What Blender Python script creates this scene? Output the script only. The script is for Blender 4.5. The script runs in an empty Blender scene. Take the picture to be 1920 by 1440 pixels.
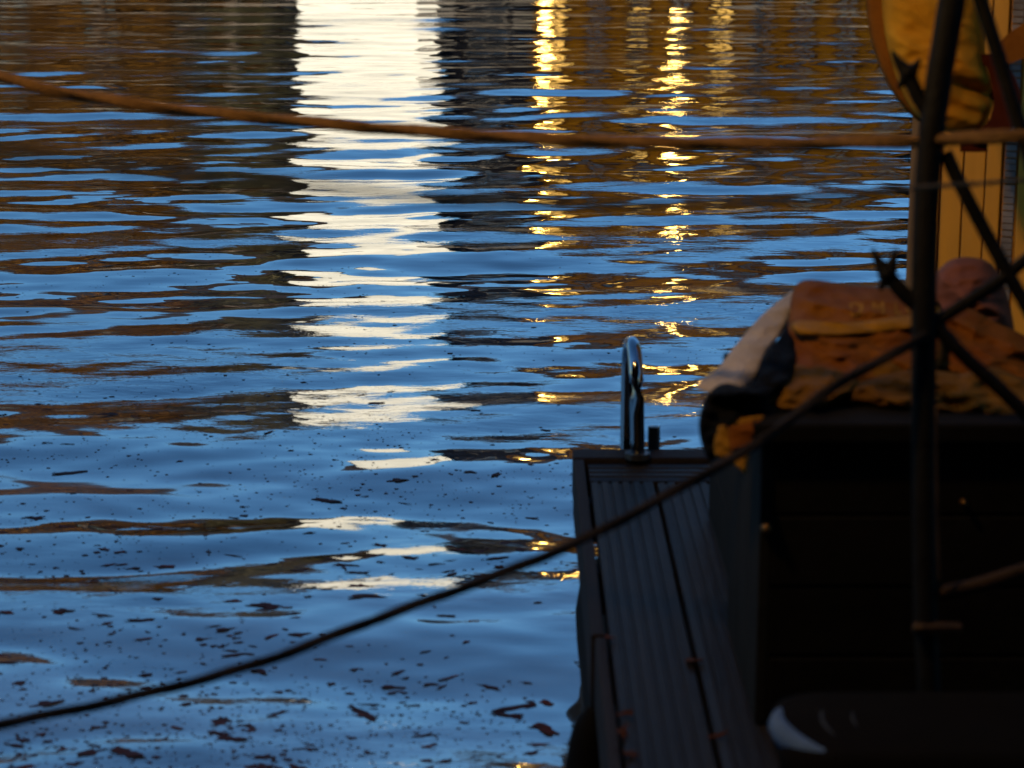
import bpy, bmesh, math, random
import numpy as np
from mathutils import Vector, Matrix
R = math.radians
random.seed(11); rng = np.random.default_rng(7)
SC = bpy.context.scene
COL = SC.collection

# ------------------------------------------------------------------ camera
FPX = 4200.0                      # focal length in pixels of a 1920 px wide frame
PITCH = R(13.4)
CAM = Vector((0, 0, 1.77))
cd = bpy.data.cameras.new('camera'); cam = bpy.data.objects.new('camera', cd); COL.objects.link(cam)
cam.location = CAM; cam.rotation_euler = (R(90) - PITCH, 0, 0)
cd.sensor_width = 36; cd.lens = 36 * FPX / 1920; cd.clip_start = 0.1; cd.clip_end = 2000
cd.dof.use_dof = True; cd.dof.focus_distance = 10.0; cd.dof.aperture_fstop = 5.2
SC.camera = cam

# ------------------------------------------------------------------ sky, sun, exposure
SUN_EL, SUN_AZ = R(7), R(40)      # the low sun stands behind the camera on the left
world = bpy.data.worlds.new('World'); SC.world = world; world.use_nodes = True
wn = world.node_tree.nodes; wl = world.node_tree.links
bg = wn['Background']
sky = wn.new('ShaderNodeTexSky'); sky.sky_type = 'NISHITA'; sky.sun_disc = False
sky.sun_elevation = SUN_EL; sky.sun_rotation = math.pi + SUN_AZ
sky.air_density = 1.0; sky.dust_density = 0.3; sky.ozone_density = 4.0
tint = wn.new('ShaderNodeMix'); tint.data_type = 'RGBA'; tint.blend_type = 'MULTIPLY'
tint.inputs['Factor'].default_value = 1.0
tint.inputs['B'].default_value = (0.86, 0.94, 0.97, 1)
wl.new(sky.outputs['Color'], tint.inputs['A']); wl.new(tint.outputs['Result'], bg.inputs['Color'])
bg.inputs['Strength'].default_value = 0.165
sl = bpy.data.lights.new('sun', 'SUN'); sl.energy = 4.0; sl.angle = R(0.5); sl.color = (1.0, 0.80, 0.52)
sun = bpy.data.objects.new('sun', sl); COL.objects.link(sun)
sdir = Vector((math.sin(SUN_AZ) * math.cos(SUN_EL), math.cos(SUN_AZ) * math.cos(SUN_EL), -math.sin(SUN_EL)))
sun.rotation_euler = sdir.to_track_quat('-Z', 'Y').to_euler(); sun.location = (-30, -30, 20)
SC.view_settings.view_transform = 'Standard'; SC.view_settings.look = 'None'
SC.view_settings.gamma = 1.0; SC.view_settings.use_curve_mapping = False
SC.view_settings.exposure = 1.35
SC.render.engine = 'CYCLES'
SC.cycles.use_denoising = True
SC.cycles.max_bounces = 6; SC.cycles.glossy_bounces = 4; SC.cycles.diffuse_bounces = 3
SC.cycles.sample_clamp_indirect = 10.0

# ------------------------------------------------------------------ helpers
def P(px, py, zc):
    """world point seen at photo pixel (px,py) when it stands zc metres along the view axis"""
    sp, cp = math.sin(PITCH), math.cos(PITCH)
    a = (px - 960) / FPX; b = (720 - py) / FPX
    return CAM + zc * (Vector((a, 0, 0)) + Vector((0, cp, -sp)) + b * Vector((0, sp, cp)))
def G(px, py, z):
    d = P(px, py, 1.0) - CAM
    return CAM + d * ((z - CAM.z) / d.z)

def mat(name, col, rough=0.6, var=0.0, scale=20.0, bump=0.0, bscale=60.0, metal=0.0, spec=0.5, col2=None, stretch=(1, 1, 1), emis=None, estr=0.0, coat=0.0):
    m = bpy.data.materials.new(name); m.use_nodes = True
    nt = m.node_tree; n = nt.nodes; l = nt.links; b = n['Principled BSDF']
    b.inputs['Base Color'].default_value = (*col, 1); b.inputs['Roughness'].default_value = rough
    b.inputs['Metallic'].default_value = metal; b.inputs['Specular IOR Level'].default_value = spec
    b.inputs['Coat Weight'].default_value = coat
    tc = n.new('ShaderNodeTexCoord'); mp = n.new('ShaderNodeMapping'); mp.inputs['Scale'].default_value = stretch
    l.new(tc.outputs['Object'], mp.inputs['Vector'])
    if var > 0 or col2 is not None:
        no = n.new('ShaderNodeTexNoise'); no.inputs['Scale'].default_value = scale; no.inputs['Detail'].default_value = 6
        no.inputs['Roughness'].default_value = 0.65
        l.new(mp.outputs['Vector'], no.inputs['Vector'])
        mr = n.new('ShaderNodeMapRange'); mr.inputs['From Min'].default_value = 0.35; mr.inputs['From Max'].default_value = 0.65
        l.new(no.outputs['Fac'], mr.inputs['Value'])
        mx = n.new('ShaderNodeMix'); mx.data_type = 'RGBA'
        c2 = col2 if col2 is not None else tuple(c * (1 - var) for c in col)
        mx.inputs['A'].default_value = (*c2, 1); mx.inputs['B'].default_value = (*col, 1)
        l.new(mr.outputs['Result'], mx.inputs['Factor']); l.new(mx.outputs['Result'], b.inputs['Base Color'])
    if bump > 0:
        nb = n.new('ShaderNodeTexNoise'); nb.inputs['Scale'].default_value = bscale; nb.inputs['Detail'].default_value = 5
        l.new(mp.outputs['Vector'], nb.inputs['Vector'])
        bp = n.new('ShaderNodeBump'); bp.inputs['Strength'].default_value = bump; bp.inputs['Distance'].default_value = 0.01
        l.new(nb.outputs['Fac'], bp.inputs['Height']); l.new(bp.outputs['Normal'], b.inputs['Normal'])
    if emis is not None:
        b.inputs['Emission Color'].default_value = (*emis, 1); b.inputs['Emission Strength'].default_value = estr
    return m

def tag(o, label=None, cat=None, group=None, kind=None):
    if label: o['label'] = label
    if cat: o['category'] = cat
    if group: o['group'] = group
    if kind: o['kind'] = kind
    return o
def empty(name, loc, rz=0):
    o = bpy.data.objects.new(name, None); COL.objects.link(o); o.location = loc; o.rotation_euler = (0, 0, rz)
    o.empty_display_size = 0.1
    return o
def link(name, me, m, parent=None):
    """links a mesh whose vertices are in WORLD space (or in the local space of an unrotated parent at origin)"""
    o = bpy.data.objects.new(name, me); COL.objects.link(o)
    if m is not None and not me.materials: me.materials.append(m)
    if parent is not None: o.parent = parent
    return o
def obj(name, bm, m, parent=None, smooth=False, world=True):
    me = bpy.data.meshes.new(name)
    bmesh.ops.recalc_face_normals(bm, faces=bm.faces)
    if parent is not None and world:
        bm.transform(parent_matrix(parent).inverted())
    elif parent is None and world:
        # origin at the base centre of the mesh
        cs = [v.co for v in bm.verts]
        c = Vector((sum(v.x for v in cs) / len(cs), sum(v.y for v in cs) / len(cs), min(v.z for v in cs)))
        bm.transform(Matrix.Translation(-c))
    bm.to_mesh(me); bm.free()
    if smooth:
        for p in me.polygons: p.use_smooth = True
    o = link(name, me, m, parent)
    if parent is None and world: o.location = c
    return o
def parent_matrix(o):
    M = Matrix.LocRotScale(o.location, o.rotation_euler, o.scale)
    return M if o.parent is None else parent_matrix(o.parent) @ M
def box(bm, lo, hi, M=None, bev=0.0):
    r = bmesh.ops.create_cube(bm, size=1.0)
    vs = r['verts']
    for v in vs:
        v.co = Vector([lo[i] + (v.co[i] + 0.5) * (hi[i] - lo[i]) for i in range(3)])
    if bev > 0:
        es = list({e for v in vs for e in v.link_edges})
        q = bmesh.ops.bevel(bm, geom=es, offset=bev, segments=2, affect='EDGES', profile=0.6)
        vs = list({v for v in q['verts']} | {v for v in vs if v.is_valid})
    if M is not None:
        for v in vs: v.co = M @ v.co
    return vs
def tube(bm, pts, rad, n=12, cap=True, twist=0.0, lobes=0, lobe=0.0):
    pts = [Vector(p) for p in pts]; N = len(pts)
    rads = rad if isinstance(rad, (list, tuple)) else [rad] * N
    rings = []; up = Vector((0, 0, 1)); acc = 0.0
    for i, p in enumerate(pts):
        t = (pts[min(i + 1, N - 1)] - pts[max(i - 1, 0)]).normalized()
        if i: acc += (pts[i] - pts[i - 1]).length
        a = t.cross(up)
        if a.length < 0.05: a = t.cross(Vector((0, 1, 0)))
        a.normalize(); b = a.cross(t).normalized()
        ring = []
        for k in range(n):
            th = 2 * math.pi * k / n
            r = rads[i] * (1 + (lobe * math.cos(lobes * (th + acc * twist)) if lobes else 0))
            ring.append(bm.verts.new(p + (a * math.cos(th) + b * math.sin(th)) * r))
        rings.append(ring)
    for i in range(N - 1):
        for k in range(n):
            bm.faces.new((rings[i][k], rings[i][(k + 1) % n], rings[i + 1][(k + 1) % n], rings[i + 1][k]))
    if cap:
        bm.faces.new(rings[0][::-1]); bm.faces.new(rings[-1])
def smooth_path(pts, sub=10):
    pts = [Vector(p) for p in pts]; out = []
    for i in range(len(pts) - 1):
        p0 = pts[max(i - 1, 0)]; p1 = pts[i]; p2 = pts[i + 1]; p3 = pts[min(i + 2, len(pts) - 1)]
        for k in range(sub):
            t = k / sub
            out.append(0.5 * ((2 * p1) + (p2 - p0) * t + (2 * p0 - 5 * p1 + 4 * p2 - p3) * t * t + (3 * p1 - p0 - 3 * p2 + p3) * t ** 3))
    out.append(pts[-1]); return out

# value noise for sculpted shapes
from mathutils import noise as mnoise
def nz(p, s=1.0): return mnoise.noise(Vector(p) * s)

# ------------------------------------------------------------------ waves
WAV = []
def add_waves(n, l0, l1, slope, spread, base=math.pi / 2):
    for i in range(n):
        lam = l0 * (l1 / l0) ** ((i + rng.random()) / n)
        k = 2 * math.pi / lam
        th = base + rng.normal() * spread
        s = slope * math.sqrt(2.0 / n)
        WAV.append((k * math.cos(th), k * math.sin(th), s / k, rng.random() * 2 * math.pi, lam))
add_waves(14, 0.8, 1.9, 0.036, 0.24)
add_waves(30, 0.26, 0.8, 0.052, 0.30)
add_waves(28, 0.10, 0.26, 0.026, 0.42)
add_waves(24, 0.12, 0.6, 0.022, 1.0)
def wave_z(x, y, dx=0.0):
    z = np.zeros_like(x)
    for kx, ky, a, ph, lam in WAV:
        w = 1.0 if np.isscalar(dx) and dx == 0 else np.clip((lam / np.maximum(dx, 1e-6) - 2.5) / 3.0, 0, 1)
        z += w * a * np.sin(kx * x + ky * y + ph)
    return z

def water_material():
    m = bpy.data.materials.new('canal_water'); m.use_nodes = True
    nt = m.node_tree; n = nt.nodes; l = nt.links; b = n['Principled BSDF']
    b.inputs['Base Color'].default_value = (0.006, 0.012, 0.016, 1)
    b.inputs['IOR'].default_value = 2.7
    b.inputs['Roughness'].default_value = 0.03
    g = n.new('ShaderNodeNewGeometry')
    mp = n.new('ShaderNodeMapping'); mp.inputs['Scale'].default_value = (0.35, 1.0, 1.0)
    l.new(g.outputs['Position'], mp.inputs['Vector'])
    # small ripples
    n1 = n.new('ShaderNodeTexNoise'); n1.inputs['Scale'].default_value = 5.0; n1.inputs['Detail'].default_value = 2.5; n1.inputs['Roughness'].default_value = 0.45
    l.new(mp.outputs['Vector'], n1.inputs['Vector'])
    bp = n.new('ShaderNodeBump'); bp.inputs['Strength'].default_value = 1.0; bp.inputs['Distance'].default_value = 0.0055
    l.new(n1.outputs['Fac'], bp.inputs['Height'])
    # cat's paws: patches of very fine ripples
    n5 = n.new('ShaderNodeTexNoise'); n5.inputs['Scale'].default_value = 0.9; n5.inputs['Detail'].default_value = 4; n5.inputs['Roughness'].default_value = 0.6
    l.new(mp.outputs['Vector'], n5.inputs['Vector'])
    m5 = n.new('ShaderNodeMapRange'); m5.inputs['From Min'].default_value = 0.42; m5.inputs['From Max'].default_value = 0.68; l.new(n5.outputs['Fac'], m5.inputs['Value'])
    n4 = n.new('ShaderNodeTexNoise'); n4.inputs['Scale'].default_value = 26.0; n4.inputs['Detail'].default_value = 3.0; n4.inputs['Roughness'].default_value = 0.6
    l.new(mp.outputs['Vector'], n4.inputs['Vector'])
    m4 = n.new('ShaderNodeMath'); m4.operation = 'MULTIPLY'; l.new(n4.outputs['Fac'], m4.inputs[0]); l.new(m5.outputs['Result'], m4.inputs[1])
    b4 = n.new('ShaderNodeBump'); b4.inputs['Strength'].default_value = 1.0; b4.inputs['Distance'].default_value = 0.0028
    l.new(m4.outputs['Value'], b4.inputs['Height']); l.new(bp.outputs['Normal'], b4.inputs['Normal'])
    l.new(b4.outputs['Normal'], b.inputs['Normal'])
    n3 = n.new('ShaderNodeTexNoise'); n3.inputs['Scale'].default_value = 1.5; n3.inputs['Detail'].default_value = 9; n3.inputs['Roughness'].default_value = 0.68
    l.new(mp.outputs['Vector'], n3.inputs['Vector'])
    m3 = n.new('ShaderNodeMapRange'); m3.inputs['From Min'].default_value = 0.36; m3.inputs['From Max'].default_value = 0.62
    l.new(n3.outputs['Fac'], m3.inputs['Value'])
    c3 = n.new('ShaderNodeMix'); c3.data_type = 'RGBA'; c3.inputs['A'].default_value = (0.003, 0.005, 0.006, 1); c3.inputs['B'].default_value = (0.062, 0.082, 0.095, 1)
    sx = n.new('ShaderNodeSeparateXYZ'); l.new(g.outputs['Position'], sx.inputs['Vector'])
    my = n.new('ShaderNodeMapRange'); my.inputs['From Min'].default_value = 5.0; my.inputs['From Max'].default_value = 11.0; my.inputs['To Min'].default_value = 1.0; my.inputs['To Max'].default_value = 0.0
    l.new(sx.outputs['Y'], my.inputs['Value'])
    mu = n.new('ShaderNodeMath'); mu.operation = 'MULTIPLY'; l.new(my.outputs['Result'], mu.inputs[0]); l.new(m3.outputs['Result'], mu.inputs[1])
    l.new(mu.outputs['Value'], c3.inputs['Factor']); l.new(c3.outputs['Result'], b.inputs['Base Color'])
    # drifting dust film: patches where the surface is a little duller
    n2 = n.new('ShaderNodeTexNoise'); n2.inputs['Scale'].default_value = 1.1; n2.inputs['Detail'].default_value = 5; n2.inputs['Roughness'].default_value = 0.6
    l.new(mp.outputs['Vector'], n2.inputs['Vector'])
    mr = n.new('ShaderNodeMapRange'); mr.inputs['From Min'].default_value = 0.45; mr.inputs['From Max'].default_value = 0.7
    mr.inputs['To Min'].default_value = 0.012; mr.inputs['To Max'].default_value = 0.09
    l.new(n2.outputs['Fac'], mr.inputs['Value']); l.new(mr.outputs['Result'], b.inputs['Roughness'])
    return m

def build_water():
    # finely cut sheet on the side we look at, coarser with distance, plus a wide plain sheet around it
    nr, nc = 1000, 640
    t = np.linspace(0, 1, nr)
    y = 1.0 / (1 / 1.2 + t * (1 / 50.0 - 1 / 1.2))          # even in 1/distance
    yl = np.geomspace(1.2, 50.0, nr)
    y = 0.45 * y + 0.55 * yl
    az = np.linspace(-0.62, 0.62, nc)
    X = np.outer(y, az); Y = np.repeat(y[:, None], nc, 1)
    dy = np.gradient(y)[:, None]; dx = np.maximum(dy * 0.9, (y * (az[1] - az[0]))[:, None]) * np.ones_like(X)
    Z = wave_z(X, Y, dx)
    edge = np.clip((0.62 - np.abs(az)) / 0.05, 0, 1)[None, :]
    Z = Z * edge
    co = np.stack([X, Y, Z], -1).reshape(-1, 3)
    i = np.arange(nr * nc).reshape(nr, nc)
    q = np.stack([i[:-1, :-1], i[:-1, 1:], i[1:, 1:], i[1:, :-1]], -1).reshape(-1, 4)
    # wide sheet
    base = len(co)
    w = 160.0
    ex = np.array([[-w, -40, -0.12], [w, -40, -0.12], [w, 50.0, -0.12], [-w, 50.0, -0.12]])
    co = np.vstack([co, ex]); q = np.vstack([q, [[base, base + 1, base + 2, base + 3]]])
    me = bpy.data.meshes.new('water')
    me.vertices.add(len(co)); me.vertices.foreach_set('co', co.astype(np.float32).ravel())
    me.loops.add(len(q) * 4); me.loops.foreach_set('vertex_index', q.astype(np.int32).ravel())
    me.polygons.add(len(q)); me.polygons.foreach_set('loop_start', np.arange(0, len(q) * 4, 4, dtype=np.int32))
    me.polygons.foreach_set('loop_total', np.full(len(q), 4, dtype=np.int32))
    me.polygons.foreach_set('use_smooth', np.ones(len(q), dtype=bool))
    me.update(calc_edges=True)
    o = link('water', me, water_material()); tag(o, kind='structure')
    return o
build_water()

# ------------------------------------------------------------------ materials
M = {}
M['stone'] = mat('quay_granite', (0.16, 0.14, 0.12), 0.8, 0.5, 3.0, 0.5, 14)
M['paving'] = mat('quay_paving', (0.13, 0.12, 0.11), 0.85, 0.4, 2.0, 0.4, 20)
M['white_wall'] = mat('white_limewash', (0.72, 0.76, 0.76), 0.8, 0.22, 1.2, 0.1, 8)
M['ochre'] = mat('ochre_limewash', (0.085, 0.040, 0.001), 0.9, 0.45, 1.1, 0.1, 8, spec=0, col2=(0.012, 0.0055, 0.0006))
M['rust'] = mat('brown_render', (0.045, 0.020, 0.0012), 0.9, 0.5, 0.9, 0.1, 8, spec=0, col2=(0.009, 0.0045, 0.0008))
M['tar'] = mat('tarred_boards', (0.005, 0.005, 0.007), 0.9, 0.4, 3.0, 0.2, 10, spec=.0)
M['roof_red'] = mat('clay_roof', (0.022, 0.010, 0.003), 0.9, 0.4, 4.0, 0.3, 12)
M['roof_slate'] = mat('slate_roof', (0.05, 0.05, 0.06), 0.6, 0.4, 4.0, 0.3, 12)
M['trim'] = mat('window_paint', (0.55, 0.50, 0.40), 0.6, 0.1, 6)
M['trim_dark'] = mat('dark_window_paint', (0.03, 0.03, 0.03), 0.6)
M['trim_brown'] = mat('brown_window_paint', (0.012, 0.006, 0.0015), 0.9, 0.2, 6, spec=0)
M['glass'] = mat('window_glass', (0.012, 0.015, 0.02), 0.06, spec=0.7)
M['lit'] = mat('lit_window', (0.5, 0.35, 0.1), 0.3, emis=(1.0, 0.52, 0.09), estr=0.45)
M['lit_dim'] = mat('dimly_lit_window', (0.3, 0.2, 0.05), 0.3, emis=(1.0, 0.56, 0.10), estr=0.55)
M['lamp_glow'] = mat('lamp_glow', (0.9, 0.7, 0.3), 0.3, emis=(1.0, 0.58, 0.13), estr=50.0)
M['iron'] = mat('black_iron', (0.010, 0.010, 0.011), 0.45, 0.3, 20, 0.15, 50)
M['bark'] = mat('bark', (0.05, 0.035, 0.025), 0.9, 0.5, 8, 0.6, 16)
M['leaf_gold'] = mat('autumn_leaf_gold', (0.26, 0.13, 0.012), 0.8, 0.5, 0.8, spec=.1, col2=(0.08, 0.03, 0.006))
M['leaf_olive'] = mat('autumn_leaf_olive', (0.07, 0.06, 0.012), 0.6, 0.5, 0.8, col2=(0.035, 0.03, 0.008))

# ------------------------------------------------------------------ far bank (seen only mirrored in the water)
bm = bmesh.new(); box(bm, (-160, 50.0, -2.0), (160, 50.8, 0.85), bev=0.05)
tag(obj('far_quay_wall', bm, M['stone']), kind='structure')
bm = bmesh.new(); box(bm, (-160, 50.8, -2.0), (160, 130, 0.80))
tag(obj('far_quay', bm, M['paving']), kind='structure')

def house(name, label, x0, x1, y0, y1, h, wall, roof, roof_h, gable, cols, rows, lit=(), dim=(), trim='trim', group=None, z0=0.8, wz=1.1, sill=True, wscale=1.0):
    rt = empty(name, ((x0 + x1) / 2, y0, z0)); tag(rt, label, 'building', group)
    bm = bmesh.new(); box(bm, (x0, y0, z0), (x1, y1, z0 + h))
    if gable:                                     # gable end to the water
        xm = (x0 + x1) / 2
        vs = [bm.verts.new(v) for v in ((x0, y0, z0 + h), (x1, y0, z0 + h), (xm, y0, z0 + h + roof_h), (x0, y1, z0 + h), (x1, y1, z0 + h), (xm, y1, z0 + h + roof_h))]
        bm.faces.new((vs[0], vs[1], vs[2])); bm.faces.new((vs[4], vs[3], vs[5]))
    obj('wall', bm, M[wall], rt)
    bm = bmesh.new()
    if gable:
        xm = (x0 + x1) / 2; t = 0.12; o = 0.12
        for s in (-1, 1):
            xe = x0 - o if s < 0 else x1 + o
            zz = z0 + h - o * roof_h / ((x1 - x0) / 2)
            a = [(xe, y0 - 0.1, zz + .01), (xm, y0 - 0.1, z0 + h + roof_h + .01), (xm, y1 + .1, z0 + h + roof_h + .01), (xe, y1 + .1, zz + .01)]
            lo = [bm.verts.new(p) for p in a]; hi = [bm.verts.new((p[0], p[1], p[2] + t)) for p in a]
            bm.faces.new(lo[::-1]); bm.faces.new(hi)
            for k in range(4): bm.faces.new((lo[k], lo[(k + 1) % 4], hi[(k + 1) % 4], hi[k]))
    else:
        ym = (y0 + y1) / 2; o = 0.3
        a = [(x0 - o, y0 - o, z0 + h + .01), (x1 + o, y0 - o, z0 + h + .01), (x1 + o, y1 + o, z0 + h + .01), (x0 - o, y1 + o, z0 + h + .01)]
        b = [(x0 + 0.6, ym, z0 + h + roof_h), (x1 - 0.6, ym, z0 + h + roof_h)]
        v = [bm.verts.new(p) for p in a + b]
        bm.faces.new((v[0], v[1], v[5], v[4])); bm.faces.new((v[2], v[3], v[4], v[5])); bm.faces.new((v[1], v[2], v[5])); bm.faces.new((v[3], v[0], v[4])); bm.faces.new((v[3], v[2], v[1], v[0]))
    rf = obj('roof', bm, M[roof], rt)
    bm = bmesh.new(); cx = x0 + (x1 - x0) * 0.25; box(bm, (cx, (y0 + y1) / 2 - .3, z0 + h + roof_h * 0.3), (cx + .6, (y0 + y1) / 2 + .3, z0 + h + roof_h + .7), bev=.03)
    obj('chimney', bm, M['roof_red'], rf)
    W = (x1 - x0) / cols; Hh = h / rows if rows else 1
    for r in range(rows):
        for c in range(cols):
            cx = x0 + W * (c + .5); cz = z0 + Hh * (r + .55)
            ww = min(0.5, W * .3) * wscale; wh = min(.75, Hh * .3) * wscale
            bm = bmesh.new()
            for (a, b_) in (((-ww, -wh), (-ww + .09, wh)), ((ww - .09, -wh), (ww, wh)), ((-ww + .09, wh - .09), (ww - .09, wh)), ((-ww + .09, -wh), (ww - .09, -wh + .09)), ((-.03, -wh + .09), (.03, wh - .09))):
                box(bm, (cx + a[0], y0 - .05, cz + a[1]), (cx + b_[0], y0 + .02, cz + b_[1]))
            if sill: box(bm, (cx - ww - .08, y0 - .14, cz - wh - .08), (cx + ww + .08, y0 - .002, cz - wh - .003))
            f = obj('window', bm, M[trim], rt)
            bm = bmesh.new(); box(bm, (cx - ww + .09, y0 - .02, cz - wh + .09), (cx + ww - .09, y0 - .005, cz + wh - .09))
            obj('pane', bm, M['lit'] if (c, r) in lit else M['lit_dim'] if (c, r) in dim else M['glass'], f)
    bm = bmesh.new(); dx = x0 + (x1 - x0) * (0.5 if cols % 2 == 0 else 0.5 + .5 / cols)
    box(bm, (dx - .45, y0 - .06, z0), (dx + .45, y0 - .004, z0 + 2.05), bev=.02); d = obj('door', bm, M['trim_dark'], rt)
    bm = bmesh.new(); tube(bm, [(dx + .33, y0 - .12, z0 + 1.0), (dx + .33, y0 - .05, z0 + 1.0)], .03, 8); obj('handle', bm, M['iron'], d)
    return rt
Yb = 54.0
k = Yb / FPX
def bx(px): return (px - 960) * k
house('brown_house', 'long brown rendered house mirrored at the left of the water', -30, bx(585), Yb + 4, Yb + 14, 9.0, 'rust', 'roof_red', 3.4, False, 11, 4, trim='trim_brown')
house('white_house', 'tall narrow white gabled house mirrored as a bright column in the water', bx(562), bx(820), Yb, Yb + 10, 6.2, 'white_wall', 'roof_slate', 3.6, True, 1, 0)
house('tarred_warehouse', 'black tarred warehouse mirrored beside the bright white column', bx(829), bx(997), Yb + .5, Yb + 9, 8.6, 'tar', 'roof_slate', 2.2, False, 1, 2, trim='trim_dark')
house('ochre_house', 'ochre limewashed house with lit windows mirrored below the upper rope', bx(1000), bx(1700), Yb, Yb + 10, 9.0, 'ochre', 'roof_red', 3.0, False, 9, 4, trim='trim_brown', lit={(0, 0), (0, 1)}, dim={(0, 2), (2, 2), (3, 2), (4, 1)})
house('far_right_house', 'brown house standing at the right beyond the yellow cabin', bx(1720), 28, Yb + 1, Yb + 11, 8.6, 'rust', 'roof_red', 3.0, False, 9, 3, trim='trim_brown')

def tree(name, label, x, y, h, rad, lm, seed, n=5200):
    rd = random.Random(seed)
    rt = empty(name, (x, y, .8)); tag(rt, label, 'tree', 'autumn trees on the far quay')
    bm = bmesh.new()
    tr = [(x, y, .8), (x + .1, y, .8 + h * .25), (x - .05, y + .1, .8 + h * .5), (x, y, .8 + h * .85)]
    tube(bm, smooth_path(tr, 5), [0.22 - .012 * i for i in range(16)], 9)
    tips = []
    for i in range(11):
        a = i * 2.4 + rd.random(); z = .8 + h * (.3 + .05 * i)
        L = rad * (.55 + .4 * rd.random())
        p1 = (x + math.cos(a) * L * .5, y + math.sin(a) * L * .5, z + L * .3); p2 = (x + math.cos(a) * L, y + math.sin(a) * L, z + L * .55)
        tube(bm, [(x, y, z), p1, p2], [.09, .055, .02], 6); tips.append(p2)
    obj('trunk', bm, M['bark'], rt)
    vs = []; fs = []
    cl = []
    for i in range(46):
        while True:
            p = Vector((rd.uniform(-1, 1), rd.uniform(-1, 1), rd.uniform(-1, 1)))
            if .25 < p.length < 1: break
        cl.append((Vector((x, y, .8 + h * .62)) + Vector((p.x * rad, p.y * rad, p.z * h * .4)), rd.uniform(.35, .8)))
    for i in range(n):
        c, r = cl[rd.randrange(len(cl))]
        p = c + Vector((rd.gauss(0, 1), rd.gauss(0, 1), rd.gauss(0, .8))) * r * .55
        d = Vector((rd.gauss(0, 1), rd.gauss(0, 1), rd.gauss(0, 1))).normalized(); e = d.orthogonal().normalized(); s = rd.uniform(.07, .13)
        f = d.cross(e)
        b = len(vs); vs += [p + e * s, p + f * s * .6, p - e * s, p - f * s * .6]; fs.append((b, b + 1, b + 2, b + 3))
    me = bpy.data.meshes.new('crown'); L0 = rt.location
    me.from_pydata([tuple(v - L0) for v in vs], [], fs); link('crown', me, lm, rt)
tree('lime_tree', 'golden autumn tree on the far quay nearest the brown house', -13.4, 53.4, 8.6, 2.8, M['leaf_gold'], 3)
tree('lime_tree', 'rusty autumn tree mirrored second from left in the water', -10.0, 54.6, 9.0, 2.5, M['leaf_gold'], 4)
tree('lime_tree', 'dark olive tree mirrored just left of the bright white column', -6.9, 55.4, 9.5, 1.7, M['leaf_olive'], 5)

def street_lamp(label, x, y, h):
    rt = empty('street_lamp', (x, y, .8)); tag(rt, label, 'street lamp', 'street lamps on the far quay')
    bm = bmesh.new(); tube(bm, [(x, y, .8), (x, y, 1.2), (x, y, 1.25), (x, y, .8 + h)], [.10, .09, .05, .035], 10); obj('post', bm, M['iron'], rt)
    bm = bmesh.new(); tube(bm, [(x, y, .8 + h), (x, y, .8 + h + .05), (x, y, .8 + h + .35), (x, y, .8 + h + .38)], [.06, .09, .15, .14], 10); obj('glowing_lantern', bm, M['lamp_glow'], rt)
    bm = bmesh.new(); tube(bm, [(x, y, .8 + h + .385), (x, y, .8 + h + .43), (x, y, .8 + h + .6)], [.2, .17, .02], 10); obj('lantern_cap', bm, M['iron'], rt)
street_lamp('lit street lamp mirrored as a short golden streak beside the dark warehouse', bx(1018), 51.4, 2.6)
street_lamp('lit street lamp mirrored as the long golden zigzag above the chrome rail', bx(1252), 51.4, 5.2)

# ------------------------------------------------------------------ near quay, and an unseen building added behind the camera for shade
bm = bmesh.new(); box(bm, (-60, -60, -2.0), (60, 0.6, 0.30), bev=.03)
tag(obj('near_quay', bm, M['stone']), kind='structure')
house('shade_building', 'tall dark tarred building added behind the viewer to shade the platform', -19, 14, -11, -1.6, 9.0, 'tar', 'roof_slate', 2.5, False, 9, 3, trim='trim_dark', z0=.3)

# ------------------------------------------------------------------ floating platform
DZ = 0.35
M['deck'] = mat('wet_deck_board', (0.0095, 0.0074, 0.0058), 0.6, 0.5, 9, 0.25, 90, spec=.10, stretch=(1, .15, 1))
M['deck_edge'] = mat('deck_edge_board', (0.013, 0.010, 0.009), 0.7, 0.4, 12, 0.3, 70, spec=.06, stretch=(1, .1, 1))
M['rubber'] = mat('black_rubber', (0.003, 0.003, 0.003), 0.8, 0.3, 30, spec=.05)
plat = empty('floating_platform', (0.5, 4.2, DZ)); tag(plat, 'floating wooden platform with grooved dark deck boards at the right', 'platform')
def groove_board(name, p0, p1, w, m, along='y', n=6, t=.026):
    """a decking board with lengthwise ridges; p0/p1 are its ends on its centre line (x,y)"""
    prof = [(-w / 2, -t)]
    g = w / n
    for i in range(n):
        a = -w / 2 + i * g
        prof += [(a + g * .06, 0 if i else -.003), (a + g * .66, 0), (a + g * .72, -.0045), (a + g * .98, -.0045)] if i < n - 1 else [(a + g * .06, 0), (a + g * .9, 0), (w / 2, -.003)]
    prof.append((w / 2, -t))
    bm = bmesh.new(); rings = []
    for (x, y) in (p0, p1):
        ring = [bm.verts.new((x + u, y, DZ + v) if along == 'y' else (x, y + u, DZ + v)) for u, v in prof]
        rings.append(ring)
    for i in range(len(prof)):
        j = (i + 1) % len(prof)
        bm.faces.new((rings[0][i], rings[0][j], rings[1][j], rings[1][i]))
    bm.faces.new(rings[0][::-1]); bm.faces.new(rings[1])
    return obj(name, bm, m, plat)
YF = G(1080, 850, DZ).y            # far end of the deck
for i in range(16):
    xc = .254 + i * .154
    y0 = 2.2 if i % 2 == 0 else 2.2
    yj = YF - .25 if True else 0
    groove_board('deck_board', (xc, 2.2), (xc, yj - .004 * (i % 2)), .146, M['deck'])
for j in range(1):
    groove_board('deck_board', (.181, YF - .165), (2.64, YF - .165), .146, M['deck'], 'x', 4)
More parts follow.
